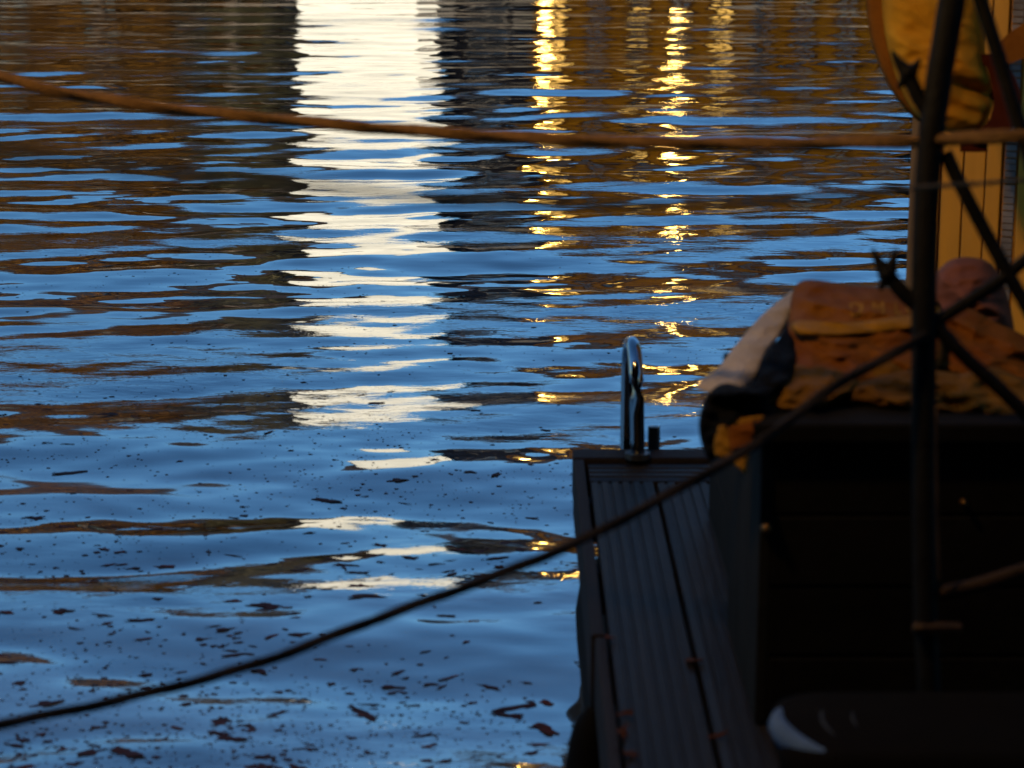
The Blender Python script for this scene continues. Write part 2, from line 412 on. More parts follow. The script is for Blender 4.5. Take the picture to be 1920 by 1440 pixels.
bm = bmesh.new(); box(bm, (.146, YF - .085, DZ - .10), (2.66, YF, DZ + .012), bev=.006); obj('end_board', bm, M['deck_edge'], plat)
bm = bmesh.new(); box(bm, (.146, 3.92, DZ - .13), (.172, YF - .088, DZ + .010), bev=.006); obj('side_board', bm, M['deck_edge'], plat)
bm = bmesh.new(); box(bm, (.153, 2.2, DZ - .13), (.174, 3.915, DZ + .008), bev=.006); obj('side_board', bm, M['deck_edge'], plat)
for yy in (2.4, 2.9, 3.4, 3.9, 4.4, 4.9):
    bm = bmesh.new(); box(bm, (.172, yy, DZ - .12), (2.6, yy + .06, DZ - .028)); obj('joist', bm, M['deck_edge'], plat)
for xx in (.35, 1.5):
    bm = bmesh.new(); tube(bm, [(xx, 2.3, .02), (xx, 2.4, .02), (xx, YF - .2, .02), (xx, YF - .1, .02)], [.12, .2, .2, .12], 20); obj('float', bm, M['rubber'], plat, smooth=True)
# old tyre hung on the side as a fender
ty = empty('tyre_fender', G(1096, 1445, .05)); tag(ty, 'black rubber fender hanging at the platform edge, bottom of the picture', 'fender')
c = ty.location
bm = bmesh.new(); tube(bm, smooth_path([(c.x + .012, c.y - .1, .22), (c.x + .004, c.y - .1, .15), (c.x - .01, c.y - .1, .0), (c.x, c.y - .1, -.12)], 5), [.012, .016, .022, .03, .034, .036, .037, .038, .038, .038, .038, .037, .036, .034, .028, .01], 16)
obj('fender_body', bm, M['rubber'], ty, smooth=True)
bm = bmesh.new(); tube(bm, [(c.x + .012, c.y - .1, .21), (c.x + .03, c.y - .1, .352)], .006, 8); obj('fender_cord', bm, M['rubber'], ty)

# ------------------------------------------------------------------ chrome ladder rail
M['chrome'] = mat('chrome', (0.25, 0.26, 0.28), 0.10, metal=1.0)
lad = empty('ladder_rail', G(1195, 868, DZ)); tag(lad, 'chrome arched ladder grab rail at the far end of the platform', 'ladder rail')
b0 = lad.location.copy()
pts = [b0 + Vector((0, 0, 0))]
Hh = .20; rr = .075
for i in range(5): pts.append(b0 + Vector((-.001 * i, 0, Hh * (i + 1) / 5)))
for i in range(1, 13):
    a = math.pi * i / 12
    pts.append(b0 + Vector((-.010 * (1 - math.cos(a)) * .5 - .006, rr * (1 - math.cos(a)), Hh + rr * math.sin(a))))
for i in range(1, 7): pts.append(b0 + Vector((-.017, 2 * rr, Hh - .12 * i)))
bm = bmesh.new(); tube(bm, pts, .0170, 20); obj('rail_tube', bm, M['chrome'], lad, smooth=True)
bm = bmesh.new(); tube(bm, [b0 + Vector((0, 0, .012)), b0 + Vector((0, 0, .026))], .030, 20); obj('foot_flange', bm, M['iron'], lad)
s0 = G(1226, 849, DZ)
bm = bmesh.new(); box(bm, (s0.x - .014, YF + .01, DZ - .3), (s0.x + .010, YF + .03, DZ + .062), bev=.003); obj('side_bracket', bm, M['iron'], lad)
bm = bmesh.new(); box(bm, (s0.x + .0105, YF + .008, DZ - .3), (s0.x + .0145, YF + .032, DZ + .066), bev=.001); obj('bracket_edge', bm, M['chrome'], lad)
bm = bmesh.new(); box(bm, (b0.x - .03, YF + .032, DZ - .05), (s0.x + .02, YF + .045, DZ - .01)); obj('cross_bar', bm, M['iron'], lad)
for i in range(3):
    bm = bmesh.new(); box(bm, (b0.x - .03, YF + .05, DZ - .18 - .2 * i), (s0.x + .25, YF + .09, DZ - .15 - .2 * i), bev=.004); obj('rung', bm, M['chrome'], lad)

# ------------------------------------------------------------------ dark deck box
M['black_box'] = mat('black_painted_wood', (0.0055, 0.005, 0.0045), 0.8, 0.4, 8, 0.2, 40, spec=.03)
M['grey_side'] = mat('grey_box_side', (0.009, 0.009, 0.0085), 0.8, 0.3, 8, 0.2, 40, spec=.04)
M['brass'] = mat('brass', (0.10, 0.055, 0.02), 0.55, metal=1.0)
BX0, BY0, BY1, BZ = .412, 3.50, 3.99, .875
dbx = empty('deck_box', (BX0, BY0, DZ + .001)); tag(dbx, 'large black wooden deck box under the orange sacks', 'storage box')
for i in range(4):
    hz = (BZ - .035 - DZ - .002) / 4; bm = bmesh.new(); box(bm, (BX0 + .012, BY0 + .002 * (i % 2), DZ + .002 + i * hz), (1.45, BY0 + .02, DZ + .002 + (i + 1) * hz - .005), bev=.003); obj('front_plank', bm, M['black_box'], dbx)
bm = bmesh.new(); box(bm, (BX0 + .02, BY0 + .022, DZ + .004), (1.44, BY0 + .03, BZ - .04)); obj('inner_panel', bm, M['black_box'], dbx)
for i in range(3):
    bm = bmesh.new(); a = BY0 + i * (BY1 - BY0) / 3; box(bm, (BX0 - .008, a + .002, DZ + .002), (BX0 + .011, a + (BY1 - BY0) / 3 - .002, BZ - .035), bev=.003); obj('side_plank', bm, M['grey_side'], dbx)
bm = bmesh.new(); box(bm, (BX0 + .012, BY1 - .02, DZ + .002), (1.45, BY1, BZ - .035)); obj('back_panel', bm, M['black_box'], dbx)
bm = bmesh.new(); box(bm, (1.451, BY0, DZ + .002), (1.47, BY1, BZ - .035)); obj('side_plank', bm, M['black_box'], dbx)
bm = bmesh.new(); box(bm, (BX0 - .025, BY0 - .02, BZ - .034), (1.49, BY1 + .02, BZ), bev=.006); obj('lid', bm, M['black_box'], dbx)
for (px, py) in ((1437, 990), (1806, 941)):
    q = P(px, py, 1.0) - CAM; p = CAM + q * ((BY0 - .004 - CAM.y) / q.y)
    bm = bmesh.new(); tube(bm, [p + Vector((0, .004, 0)), p + Vector((0, -.004, 0)), p + Vector((0, -.010, 0))], [.009 if px < 1700 else .005, .009 if px < 1700 else .005, .004], 10); obj('brass_bolt', bm, M['brass'], dbx, smooth=True)

crt = empty('low_crate', (.75, 4.4, DZ + .001)); tag(crt, 'low dark grey crate on the deck directly behind the black box', 'crate')
for i in range(2):
    bm = bmesh.new(); box(bm, (.432, 4.03, DZ + .003 + i * .13), (.450, 4.72, DZ + .13 + i * .13), bev=.003); obj('side_plank', bm, M['grey_side'], crt)
    bm = bmesh.new(); box(bm, (1.15, 4.03, DZ + .003 + i * .13), (1.168, 4.72, DZ + .13 + i * .13), bev=.003); obj('side_plank', bm, M['grey_side'], crt)
    bm = bmesh.new(); box(bm, (.451, 4.70, DZ + .003 + i * .13), (1.149, 4.718, DZ + .13 + i * .13), bev=.003); obj('end_plank', bm, M['grey_side'], crt)
    bm = bmesh.new(); box(bm, (.451, 4.032, DZ + .003 + i * .13), (1.149, 4.05, DZ + .13 + i * .13), bev=.003); obj('end_plank', bm, M['grey_side'], crt)
bm = bmesh.new(); box(bm, (.425, 4.025, DZ + .262), (1.175, 4.725, DZ + .28), bev=.004); obj('crate_lid', bm, M['grey_side'], crt)

# ------------------------------------------------------------------ sacks: inflated shapes with folds
def inflate(name, outline, zfun, thick, m, parent=None, fold=.008, fs=22.0, seed=0, rings=16, sub=4, crum=0.0, back=.35, power=.5, shape=None, flat=1.0):
    """closed pillow shape; outline in photo pixels, zfun(px,py) its distance, thick its depth towards the viewer"""
    n0 = len(outline); pts = []
    for i in range(n0):
        p0, p1, p2, p3 = (outline[(i + d) % n0] for d in (-1, 0, 1, 2))
        for k in range(sub):
            t = k / sub
            pts.append(tuple(.5 * ((2 * p1[j]) + (p2[j] - p0[j]) * t + (2 * p0[j] - 5 * p1[j] + 4 * p2[j] - p3[j]) * t * t + (3 * p1[j] - p0[j] - 3 * p2[j] + p3[j]) * t ** 3) for j in (0, 1)))
    cx = sum(p[0] for p in outline) / n0; cy = sum(p[1] for p in outline) / n0
    bm = bmesh.new(); n = len(pts); layers = []
    def vert(px, py, off):
        zc = zfun(px, py); w = P(px, py, zc); d = (w - CAM).normalized()
        nn = nz((px * .01 + seed * 7.3, py * .01 + seed * 1.7, 0), fs * .05) + .5 * nz((px * .01 + seed, py * .01, 3), fs * .12) + .3 * nz((px * .01, py * .02 + seed, 9), fs * .25)
        o = off * thick + fold * nn * min(1, abs(off) * 3) * (1 if off > 0 else .3)
        if crum and off > 0:
            u = px * .94 + py * .34; v = py * .94 - px * .34
            wx = 18 * nz((px / 90, py / 90, seed + 2)); rg = lambda a: 1 - abs(a) * 2.6
            a1 = rg(nz(((u + wx) / 190 + seed * 3, (v + wx) / 44, seed))); a2 = rg(nz(((u - v * .8) / 70, (v + u * .3 + wx) / 30 + seed, seed + 5))); a3 = rg(nz(((px + wx) / 34, py / 15, seed + 9)))
            o += crum * (1.1 * max(a1, -.6) + .6 * max(a2, -.5) + .22 * a3) * min(1, off * 1.6)
        if shape and off > 0: o += shape(px, py)
        return bm.verts.new(w - d * o)
    for side in (1, -1):
        L = []
        for r in range(rings):
            t = r / rings
            s = 1 - t
            h = (1 - s ** 2) ** power if side > 0 else -back * (1 - s ** 2) ** power
            if side < 0 and r == 0: L.append(layers[0][0]); continue
            L.append([vert(cx + (p[0] - cx) * s, cy + (p[1] - cy) * s, h) for p in pts])
        layers.append(L)
    for si, L in enumerate(layers):
        c = vert(cx, cy, 1 if si == 0 else -back)
        for r in range(rings - 1):
            for k in range(n):
                q = (L[r][k], L[r][(k + 1) % n], L[r + 1][(k + 1) % n], L[r + 1][k])
                bm.faces.new(q if si == 0 else q[::-1])
        for k in range(n):
            q = (L[-1][k], L[-1][(k + 1) % n], c); bm.faces.new(q if si == 0 else q[::-1])
    return obj(name, bm, m, parent, smooth=True)
M['sack_orange'] = mat('orange_woven_sack', (0.105, 0.036, 0.0015), 0.7, 0.5, 9, 0.35, 160, col2=(0.07, 0.019, 0.0015), spec=.04)
M['sack_band'] = mat('ochre_sack_band', (0.17, 0.078, 0.004), 0.65, 0.3, 14, 0.4, 120, spec=.04)
M['sack_ochre'] = mat('ochre_paper_sack', (0.095, 0.044, 0.003), 0.7, 0.5, 9, 0.35, 160, col2=(0.045, 0.019, 0.0015), spec=.04)
M['sack_flap'] = mat('ochre_sack_flap', (0.13, 0.062, 0.006), 0.8, 0.4, 12, 0.3, 120, spec=.03)
M['sack_pale'] = mat('pale_sack_lining', (0.24, 0.20, 0.16), 0.7, 0.3, 14, 0.4, 90, spec=.04)
M['sack_pink'] = mat('pink_sack', (0.12, 0.042, 0.024), 0.7, 0.3, 10, 0.3, 60, spec=.04)
M['black_film'] = mat('black_film', (0.002, 0.002, 0.002), 0.8, 0.2, 20, 0.5, 60, spec=.03)
zs = lambda px, py: 3.75 + (750 - py) * .0019
s1 = empty('orange_sack', P(1590, 740, 3.85)); tag(s1, 'torn orange sack with faded lettering lying on the black box', 'sack')
SBODY = inflate('sack_body', [(1500, 528), (1600, 535), (1690, 545), (1760, 565), (1770, 640), (1745, 700), (1600, 752), (1500, 765), (1452, 745), (1468, 660), (1478, 600)], zs, .075, M['sack_orange'], s1, .012, 30, 1, rings=44, sub=14, crum=.020)
inflate('ochre_band', [(1490, 602), (1600, 604), (1710, 590), (1760, 590), (1765, 612), (1700, 618), (1600, 628), (1500, 628)], lambda x, y: zs(x, y) - .088, .018, M['sack_band'], s1, .006, 20, 2, rings=10, sub=12, crum=.012)
inflate('pale_lining', [(1500, 540), (1480, 600), (1440, 660), (1420, 705), (1370, 745), (1322, 735), (1304, 722), (1345, 690), (1385, 640), (1440, 580)], lambda x, y: 3.76 + (740 - y) * .0026, .035, M['sack_pale'], s1, .010, 24, 3, rings=20, sub=10, crum=.010)
inflate('torn_flap', [(1346, 804), (1346, 800), (1380, 786), (1430, 778), (1432, 781), (1420, 822), (1406, 850), (1399, 888), (1396, 889), (1372, 868), (1344, 856), (1340, 852), (1338, 830)], lambda x, y: 3.63 - (y - 780) * .0004, .006, M['sack_flap'], s1, .004, 30, 5, rings=14, sub=6, crum=.006)
inflate('flap_print', [(1364, 803), (1366, 800), (1424, 786), (1426, 789), (1414, 818), (1400, 836), (1372, 846), (1369, 844)], lambda x, y: 3.615 - (y - 780) * .0004, .004, M['sack_orange'], s1, .003, 30, 5, rings=10, sub=6, crum=.004)
inflate('lower_fold', [(1455, 700), (1500, 680), (1600, 690), (1700, 665), (1710, 690), (1600, 735), (1540, 762), (1475, 768), (1440, 750)], lambda x, y: zs(x, y) - .045, .035, M['sack_ochre'], s1, .012, 40, 6, rings=24, sub=14, crum=.022)
s2 = inflate('black_bag', [(1484, 596), (1496, 660), (1484, 710), (1446, 742), (1430, 790), (1372, 802), (1340, 862), (1322, 852), (1310, 800), (1320, 752), (1338, 728), (1362, 718), (1398, 724), (1424, 704), (1430, 668), (1454, 640), (1476, 628)], lambda x, y: 3.68 + max(0, 740 - y) * .0026, .04, M['black_film'], None, .02, 40, 8, rings=20, sub=8, crum=.02)
tag(s2, 'crumpled black plastic bag hanging between the pale lining and orange sack', 'plastic bag')
s3 = inflate('ochre_sack', [(1560, 735), (1640, 705), (1720, 690), (1800, 700), (1870, 690), (1960, 740), (1960, 790), (1800, 778), (1700, 768), (1600, 762)], lambda x, y: 3.72 + (770 - y) * .0012, .05, M['sack_ochre'], None, .012, 34, 11, rings=30, sub=14, crum=.024)
tag(s3, 'crumpled ochre sack on the box front edge behind the iron post', 'sack')
s4 = inflate('rust_sack', [(1745, 600), (1800, 575), (1860, 600), (1960, 660), (1960, 760), (1880, 745), (1800, 720), (1740, 690)], lambda x, y: 3.92 + (740 - y) * .0012, .06, M['sack_orange'], None, .01, 30, 13, rings=30, sub=14, crum=.022)
tag(s4, 'rust orange sack slumped at the right edge behind crossed iron bars', 'sack')
s5 = inflate('pink_sack', [(1750, 530), (1775, 492), (1815, 482), (1860, 497), (1890, 560), (1900, 640), (1850, 650), (1790, 640), (1750, 610)], lambda x, y: 4.35, .12, M['sack_pink'], None, .02, 18, 17, rings=24, sub=10, crum=.022)
tag(s5, 'smooth pink sack leaning against the yellow cabin wall', 'sack')
# faded lettering on the orange sack
M['letter'] = mat('faded_lettering', (0.17, 0.085, 0.008), 0.7, spec=.04)
from mathutils.bvhtree import BVHTree
SBVH = BVHTree.FromPolygons([v.co + s1.location for v in SBODY.data.vertices], [tuple(p.vertices) for p in SBODY.data.polygons])
for i, ch in enumerate('DIM LUNG'):
    if ch == ' ': continue
    fc = bpy.data.curves.new('letter', 'FONT'); fc.body = ch; fc.size = .032; fc.extrude = 0
    ft = bpy.data.objects.new('letter', fc); COL.objects.link(ft)
    px = 1592 + i * 21
    ft.location = P(px, 591 - i * .6, zs(px, 588) - .086); ft.rotation_euler = (R(78), R(-2), R(2))
    bpy.context.view_layer.update()
    dg = bpy.context.evaluated_depsgraph_get(); me = bpy.data.meshes.new_from_object(ft.evaluated_get(dg)); mw = ft.matrix_world.copy()
    bpy.data.objects.remove(ft); me.transform(mw)
    for v in me.vertices:
        hit = SBVH.ray_cast(CAM, (v.co - CAM).normalized())[0]
        v.co = (hit - (v.co - CAM).normalized() * .004 if hit is not None else v.co) - s1.location
    me.materials.clear(); link('letter', me, M['letter'], s1)

# ------------------------------------------------------------------ yellow cabin of a moored houseboat
M['yellow'] = mat('yellow_boards', (0.66, 0.29, 0.012), 0.6, 0.25, 5, 0.2, 60, stretch=(1, 1, .15))
M['slat'] = mat('pale_slats', (0.26, 0.22, 0.19), 0.8, 0.6, 9)
cab = empty('houseboat_cabin', (0, 0, 0)); A0 = P(1707, 300, 5.9)
cab.location = (A0.x, A0.y, -.1); cab.rotation_euler = (0, 0, R(-25)); tag(cab, 'yellow planked houseboat cabin behind the sacks at the right edge', 'cabin')
ML = parent_matrix(cab)
def cbox(name, lo, hi, m, par=cab, bev=.0):
    bm = bmesh.new(); box(bm, lo, hi, bev=bev); return obj(name, bm, m, par, world=False)
# local axes: x along the wall to the right, y into the cabin, z up from 0.1 m below the water
M['yellow_post'] = mat('weathered_corner_post', (0.22, 0.13, 0.05), 0.7, 0.3, 8, 0.2, 50, stretch=(1, 1, .2))
cbox('hull', (-.0, .0, 0), (3.0, 2.4, .5), M['black_box'], bev=.03)
cbox('corner_post', (0, 0, .505), (.022, .06, 2.6), M['yellow_post'], bev=.003)
WX0, WX1 = .243, .280
xw = .026; i = 0
while xw < 2.9:
    w = .058
    if xw + w > WX0 and xw < WX1:
        cbox('plank', (xw, .006, .505), (WX0 - .004, .028, 2.6), M['yellow'], bev=.003) if WX0 - xw > .015 else None
        xw = WX1 + .004; continue
    cbox('plank', (xw, .006 + .003 * ((i * 7) % 3) / 3, .505), (xw + w - .0035, .028, 2.6), M['yellow'], bev=.003)
    xw += w; i += 1
win = cbox('louvre_window', (WX0, .020, .51), (WX1, .030, 2.6), M['yellow'])
for j in range(118):
    cbox('slat', (WX0 + .004, .010, .53 + j * .0172), (WX1 - .004, .019, .53 + j * .0172 + .0125 + .003 * ((j * 5) % 4) / 3), M['slat'], win)
cbox('inner_wall', (0.023, .032, .505), (3.0, .05, 2.6), M['black_box'])
cbox('end_wall', (2.96, .052, .505), (3.0, 2.3, 2.6), M['yellow'])
cbox('back_wall', (0.0, 2.3, .505), (3.0, 2.34, 2.6), M['yellow'])
cbox('end_wall', (0.0, .062, .505), (.02, 2.29, 2.6), M['yellow'])
cbox('roof', (-.06, -.08, 2.605), (3.1, 2.45, 2.67), M['black_box'], bev=.01)

# hanging yellow canvas bag with dark red trim
M['canvas'] = mat('yellow_canvas', (0.42, 0.20, 0.012), 0.8, 0.2, 7, 0.25, 40, col2=(0.30, 0.125, 0.008), spec=.04)
M['maroon'] = mat('dark_red_trim', (0.05, 0.010, 0.004), 0.8, 0.3, 20, 0.2, 60, spec=.04)
M['tan_trim'] = mat('tan_trim', (0.18, 0.065, 0.008), 0.8, 0.3, 20, 0.2, 60, spec=.04)
cbag = empty('canvas_bag', P(1760, 285, 4.95)); tag(cbag, 'yellow canvas bag with dark red trim hanging before the cabin wall', 'bag')
def crease(px, py):
    d = (py - (160 + (px - 1790) * .28)); s = -.05 * math.exp(-(d / 16) ** 2) * max(0, min(1, (px - 1775) / 30))
    return s
inflate('bag_body', [(1640, -140), (1650, -40), (1655, 40), (1668, 110), (1690, 170), (1725, 222), (1790, 250), (1835, 246), (1856, 215), (1864, 170), (1852, 130), (1846, 60), (1850, -40), (1845, -140)], lambda x, y: 4.95, .11, M['canvas'], cbag, .012, 12, 21, rings=30, sub=8, shape=crease, crum=.012)
inflate('left_trim', [(1622, -140), (1622, -20), (1630, 60), (1646, 115), (1672, 172), (1706, 214), (1730, 232), (1716, 205), (1690, 165), (1668, 105), (1656, 40), (1650, -40), (1648, -140)][::1], lambda x, y: 4.96, .02, M['tan_trim'], cbag, .004, 12, 22, rings=4)
def band(name, path, w, zc, m, par, th=.012):
    pts = smooth_path([P(a, b, zc) for a, b in path], 8); bm = bmesh.new(); rings = []
    N = len(pts)
    for i, p in enumerate(pts):
        t = (pts[min(i + 1, N - 1)] - pts[max(i - 1, 0)]).normalized(); v = (p - CAM).normalized(); s = t.cross(v).normalized()
        ww = w[0] + (w[1] - w[0]) * math.sin(math.pi * i / (N - 1))
        rings.append([bm.verts.new(p + s * ww / 2 + v * th / 2), bm.verts.new(p - s * ww / 2 + v * th / 2), bm.verts.new(p - s * ww / 2 - v * th / 2), bm.verts.new(p + s * ww / 2 - v * th / 2)])
    for i in range(N - 1):
        for k in range(4): bm.faces.new((rings[i][k], rings[i][(k + 1) % 4], rings[i + 1][(k + 1) % 4], rings[i + 1][k]))
    bm.faces.new(rings[0]); bm.faces.new(rings[-1][::-1])
    return obj(name, bm, m, par)
band('red_trim', [(1832, 108), (1862, 118), (1880, 150), (1888, 190), (1876, 230), (1850, 250), (1815, 256)], (.012, .058), 4.90, M['maroon'], cbag)
band('bag_tab', [(1800, 274), (1852, 274)], (.024, .026), 4.93, M['maroon'], cbag)
band('hanging_strap', [(1745, -120), (1745, -420)], (.03, .03), 4.95, M['maroon'], cbag)
band('side_strap', [(1880, 110), (1905, 85), (1960, 40)], (.03, .06), 4.86, M['tan_trim'], cbag)

# ------------------------------------------------------------------ iron stand in front
ZP = 3.28
M['iron_post'] = mat('dark_painted_iron', (0.005, 0.0048, 0.0045), 0.6, 0.4, 18, 0.3, 60, spec=.03)
M['rust_iron'] = mat('brown_iron', (0.022, 0.013, 0.007), 0.7, 0.5, 18, 0.3, 60, spec=.05)
std = empty('iron_stand', (P(1745, 1330, ZP).x, P(1745, 1330, ZP).y, DZ + .001)); tag(std, 'black iron stand with crossed bars and forked hooks at the right', 'stand')
pp = [P(1800, -120, ZP), P(1785, 0, ZP), P(1762, 140, ZP), P(1743, 290, ZP), P(1734, 460, ZP), P(1732, 700, ZP), P(1732, 900, ZP), P(1735, 1150, ZP), P(1742, 1330, ZP)]
pb = pp[-1].copy(); pb.z = DZ + .002; pp.append(pb)
bm = bmesh.new(); sp_ = smooth_path(pp, 6); tube(bm, sp_, [.0205 - .004 * (i / len(sp_)) for i in range(len(sp_))], 14); obj('post', bm, M['iron_post'], std, smooth=True)
def bar(name, path, r, z=ZP, m='iron_post', par=std):
    bm = bmesh.new(); zl = z if isinstance(z, (list, tuple)) else [z] * len(path)
    tube(bm, smooth_path([P(a, b, c) for (a, b), c in zip(path, zl)], 5), r, 10); return obj(name, bm, M[m], par, smooth=True)
bar('brace', [(1822, -60), (1842, 10), (1880, 130), (1925, 280), (1990, 480)], .011)
bar('brace', [(1772, 285), (1800, 345), (1858, 455), (1925, 575), (2010, 720)], .0105)
bar('brace', [(1742, 612), (1800, 575), (1870, 530), (1930, 482), (2000, 430)], .0095)
bar('brace', [(1745, 598), (1800, 660), (1860, 715), (1940, 790), (2010, 850)], .0105)
bar('lower_arm', [(1762, 1112), (1830, 1098), (1925, 1068), (2000, 1045)], .011, m='rust_iron')
bar('lit_edge_strip', [(1756, 760), (1757, 950), (1762, 1100)], .0022, z=ZP - .022, m='rust_iron')  # lit edge of the post, modelled as a thin brown strip
bm = bmesh.new(); a = P(1758, 1178, ZP - .02); box(bm, (a.x - .035, a.y - .012, a.z - .006), (a.x + .035, a.y + .012, a.z + .006), bev=.002); obj('clamp', bm, M['rust_iron'], std)
bm = bmesh.new(); a = P(1717, 1178, ZP - .03); tube(bm, [a + Vector((-.004, 0, 0)), a + Vector((.008, 0, 0))], .005, 8); obj('clamp_bolt', bm, M['brass'], std)
def fork(c, tips, root):
    """forged hook: a stalk from the post that splits into tapered prongs"""
    bm = bmesh.new(); Q = lambda p: P(p[0], p[1], ZP + .004)
    mid = ((c[0] + root[0]) / 2 - 3, (c[1] + root[1]) / 2 + 3)
    tube(bm, smooth_path([Q(root), Q(mid), Q(c)], 5), [.0125 - .0002 * i for i in range(11)], 10)
    bmesh.ops.create_icosphere(bm, subdivisions=2, radius=.0145, matrix=Matrix.Translation(Q(c)))
    for t, w in tips:
        m = ((c[0] * .45 + t[0] * .55), (c[1] * .45 + t[1] * .55) + 4)
        tube(bm, smooth_path([Q(c), Q(m), Q(t)], 5), [w * (1 - .085 * i) for i in range(11)], 10)
    return obj('forked_hook', bm, M['iron_post'], std, smooth=True)
fork((1703, 138), [((1672, 96), .0135), ((1725, 110), .0130), ((1681, 164), .0110)], (1742, 212))
fork((1664, 514), [((1635, 466), .0135), ((1681, 466), .0135), ((1648, 544), .0110)], (1730, 580))

# ------------------------------------------------------------------ plastic bin at the bottom right
M['bin'] = mat('dark_plastic', (0.003, 0.0025, 0.002), 0.9, 0.2, 20, spec=.02)
M['bin_sky_rim'] = mat('sky_tinted_rim', (0.05, 0.085, 0.15), 0.9, 0.3, 20, spec=.03)  # blue sky light painted into the colour of the rim
M['amber_strip'] = mat('amber_front_strip', (0.10, 0.04, 0.004), 0.6, 0.2, 20)
bz = .590; BNX, BNY = .366, 2.80
bn = empty('plastic_bin', (BNX + .3, BNY + .15, DZ + .001)); tag(bn, 'dark plastic bin with rounded rim painted as sky light at the bottom right corner', 'bin')
def rrect(x0, y0, x1, y1, r, n=8):
    out = []
    for (cx, cy, a0) in ((x1 - r, y1 - r, 0), (x0 + r, y1 - r, 90), (x0 + r, y0 + r, 180), (x1 - r, y0 + r, 270)):
        for i in range(n + 1):
            a = R(a0 + 90 * i / n); out.append((cx + r * math.cos(a), cy + r * math.sin(a)))
    return out
def loft(name, sections, m, par, smooth=True):
    bm = bmesh.new(); rings = [[bm.verts.new((x, y, z)) for x, y in pts] for pts, z in sections]; n = len(rings[0])
    for i in range(len(rings) - 1):
        for k in range(n): bm.faces.new((rings[i][k], rings[i][(k + 1) % n], rings[i + 1][(k + 1) % n], rings[i + 1][k]))
    bm.faces.new(rings[0][::-1]); bm.faces.new(rings[-1]); return obj(name, bm, m, par, smooth)
x0, y0, x1, y1 = BNX, BNY, BNX + .72, BNY + .26
loft('bin_body', [(rrect(x0 + .03, y0 + .03, x1 - .03, y1 - .03, .05), DZ + .002), (rrect(x0 + .012, y0 + .012, x1 - .012, y1 - .012, .06), bz - .05)], M['bin'], bn)
loft('bin_lid', [(rrect(x0 + .004, y0 + .004, x1 - .004, y1 - .004, .07), bz - .049), (rrect(x0, y0, x1, y1, .075), bz - .03), (rrect(x0 + .006, y0 + .006, x1 - .006, y1 - .006, .07), bz - .008), (rrect(x0 + .022, y0 + .022, x1 - .022, y1 - .022, .06), bz)], M['bin'], bn)
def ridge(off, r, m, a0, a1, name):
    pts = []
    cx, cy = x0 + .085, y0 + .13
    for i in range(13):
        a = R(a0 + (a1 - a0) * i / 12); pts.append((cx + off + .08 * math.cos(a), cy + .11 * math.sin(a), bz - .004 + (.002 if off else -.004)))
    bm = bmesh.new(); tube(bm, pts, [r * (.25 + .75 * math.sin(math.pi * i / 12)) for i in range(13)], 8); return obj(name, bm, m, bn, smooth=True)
ridge(0, .016, M['bin_sky_rim'], 145, 262, 'sky_light_rim')
M['bin_ridge'] = mat('bin_ridge', (0.018, 0.022, 0.028), 0.9, 0.3, 20, spec=.02)
ridge(.062, .004, M['bin_ridge'], 150, 220, 'lid_ridge'); ridge(.105, .003, M['bin_ridge'], 150, 205, 'lid_ridge')

# ------------------------------------------------------------------ warm lantern added above the frame to light the sacks and wall
M['added_lantern_glow'] = mat('added_lantern_glow', (0.9, 0.6, 0.25), 0.3, emis=(1.0, 0.58, 0.17), estr=400.0)
LP = Vector((-0.55, 2.95, 2.60))
ln = empty('added_lantern', LP); tag(ln, 'added warm lantern hung on a wire above the platform, mirrored in the chrome rail', 'lantern')
bm = bmesh.new(); tube(bm, [LP, LP + Vector((0, 0, .01)), LP + Vector((0, 0, .11)), LP + Vector((0, 0, .12))], [.03, .05, .05, .03], 14); obj('added_lantern_glass', bm, M['added_lantern_glow'], ln, smooth=True)
bm = bmesh.new(); tube(bm, [LP + Vector((0, 0, .122)), LP + Vector((0, 0, .15)), LP + Vector((0, 0, .19))], [.07, .05, .01], 14); obj('lantern_cap', bm, M['iron'], ln)
bm = bmesh.new(); tube(bm, smooth_path([Vector((-1.2, -1.55, 4.3)), Vector((-.9, .6, 3.3)), LP + Vector((0, 0, .19)), Vector((.6, 4.3, 2.62)), Vector((1.75, 5.6, 2.6))], 6), .006, 8); obj('added_lantern_wire', bm, M['iron'], ln)

# ------------------------------------------------------------------ ropes
M['rope_brown'] = mat('brown_rope', (0.085, 0.045, 0.014), 0.85, 0.4, 60, 0.6, 200, spec=.1)
M['rope_dark'] = mat('dark_rope', (0.008, 0.006, 0.006), 0.9, 0.4, 60, 0.6, 200, spec=.1)
def rope(name, label, path, rad, m, sub=40):
    bm = bmesh.new(); tube(bm, smooth_path([P(a, b, c) for a, b, c in path], sub), [rad * (1 + .10 * nz((k * .31, rad * 900, 0)) + .05 * nz((k * 1.3, rad * 700, 4))) for k in range((len(path) - 1) * sub + 1)], 18, twist=2.2 / rad * .05, lobes=3, lobe=.16)
    o = obj(name, bm, M[m], None, smooth=True); return tag(o, label, 'rope')
rope('mooring_rope', 'thick brown mooring rope sagging across the top of the picture', [(-900, -190, 3.9), (-400, 10, 3.9), (0, 144, 3.85), (200, 187, 3.8), (400, 212, 3.75), (600, 231, 3.7), (850, 250, 3.65), (1100, 263, 3.55), (1400, 269, 3.45), (1700, 264, 3.3), (1920, 254, 3.2), (2300, 230, 3.1)], .0096, 'rope_brown')
rope('thin_rope', 'thin blurred reddish rope below the thick mooring rope', [(-700, 60, 1.0), (-300, 210, 1.05), (0, 285, 1.1), (200, 309, 1.2), (560, 346, 1.4), (900, 378, 1.65), (1200, 384, 1.95), (1450, 375, 2.3), (1720, 352, 2.8), (1920, 338, 3.1), (2300, 310, 3.3)], .0028, 'rope_brown')
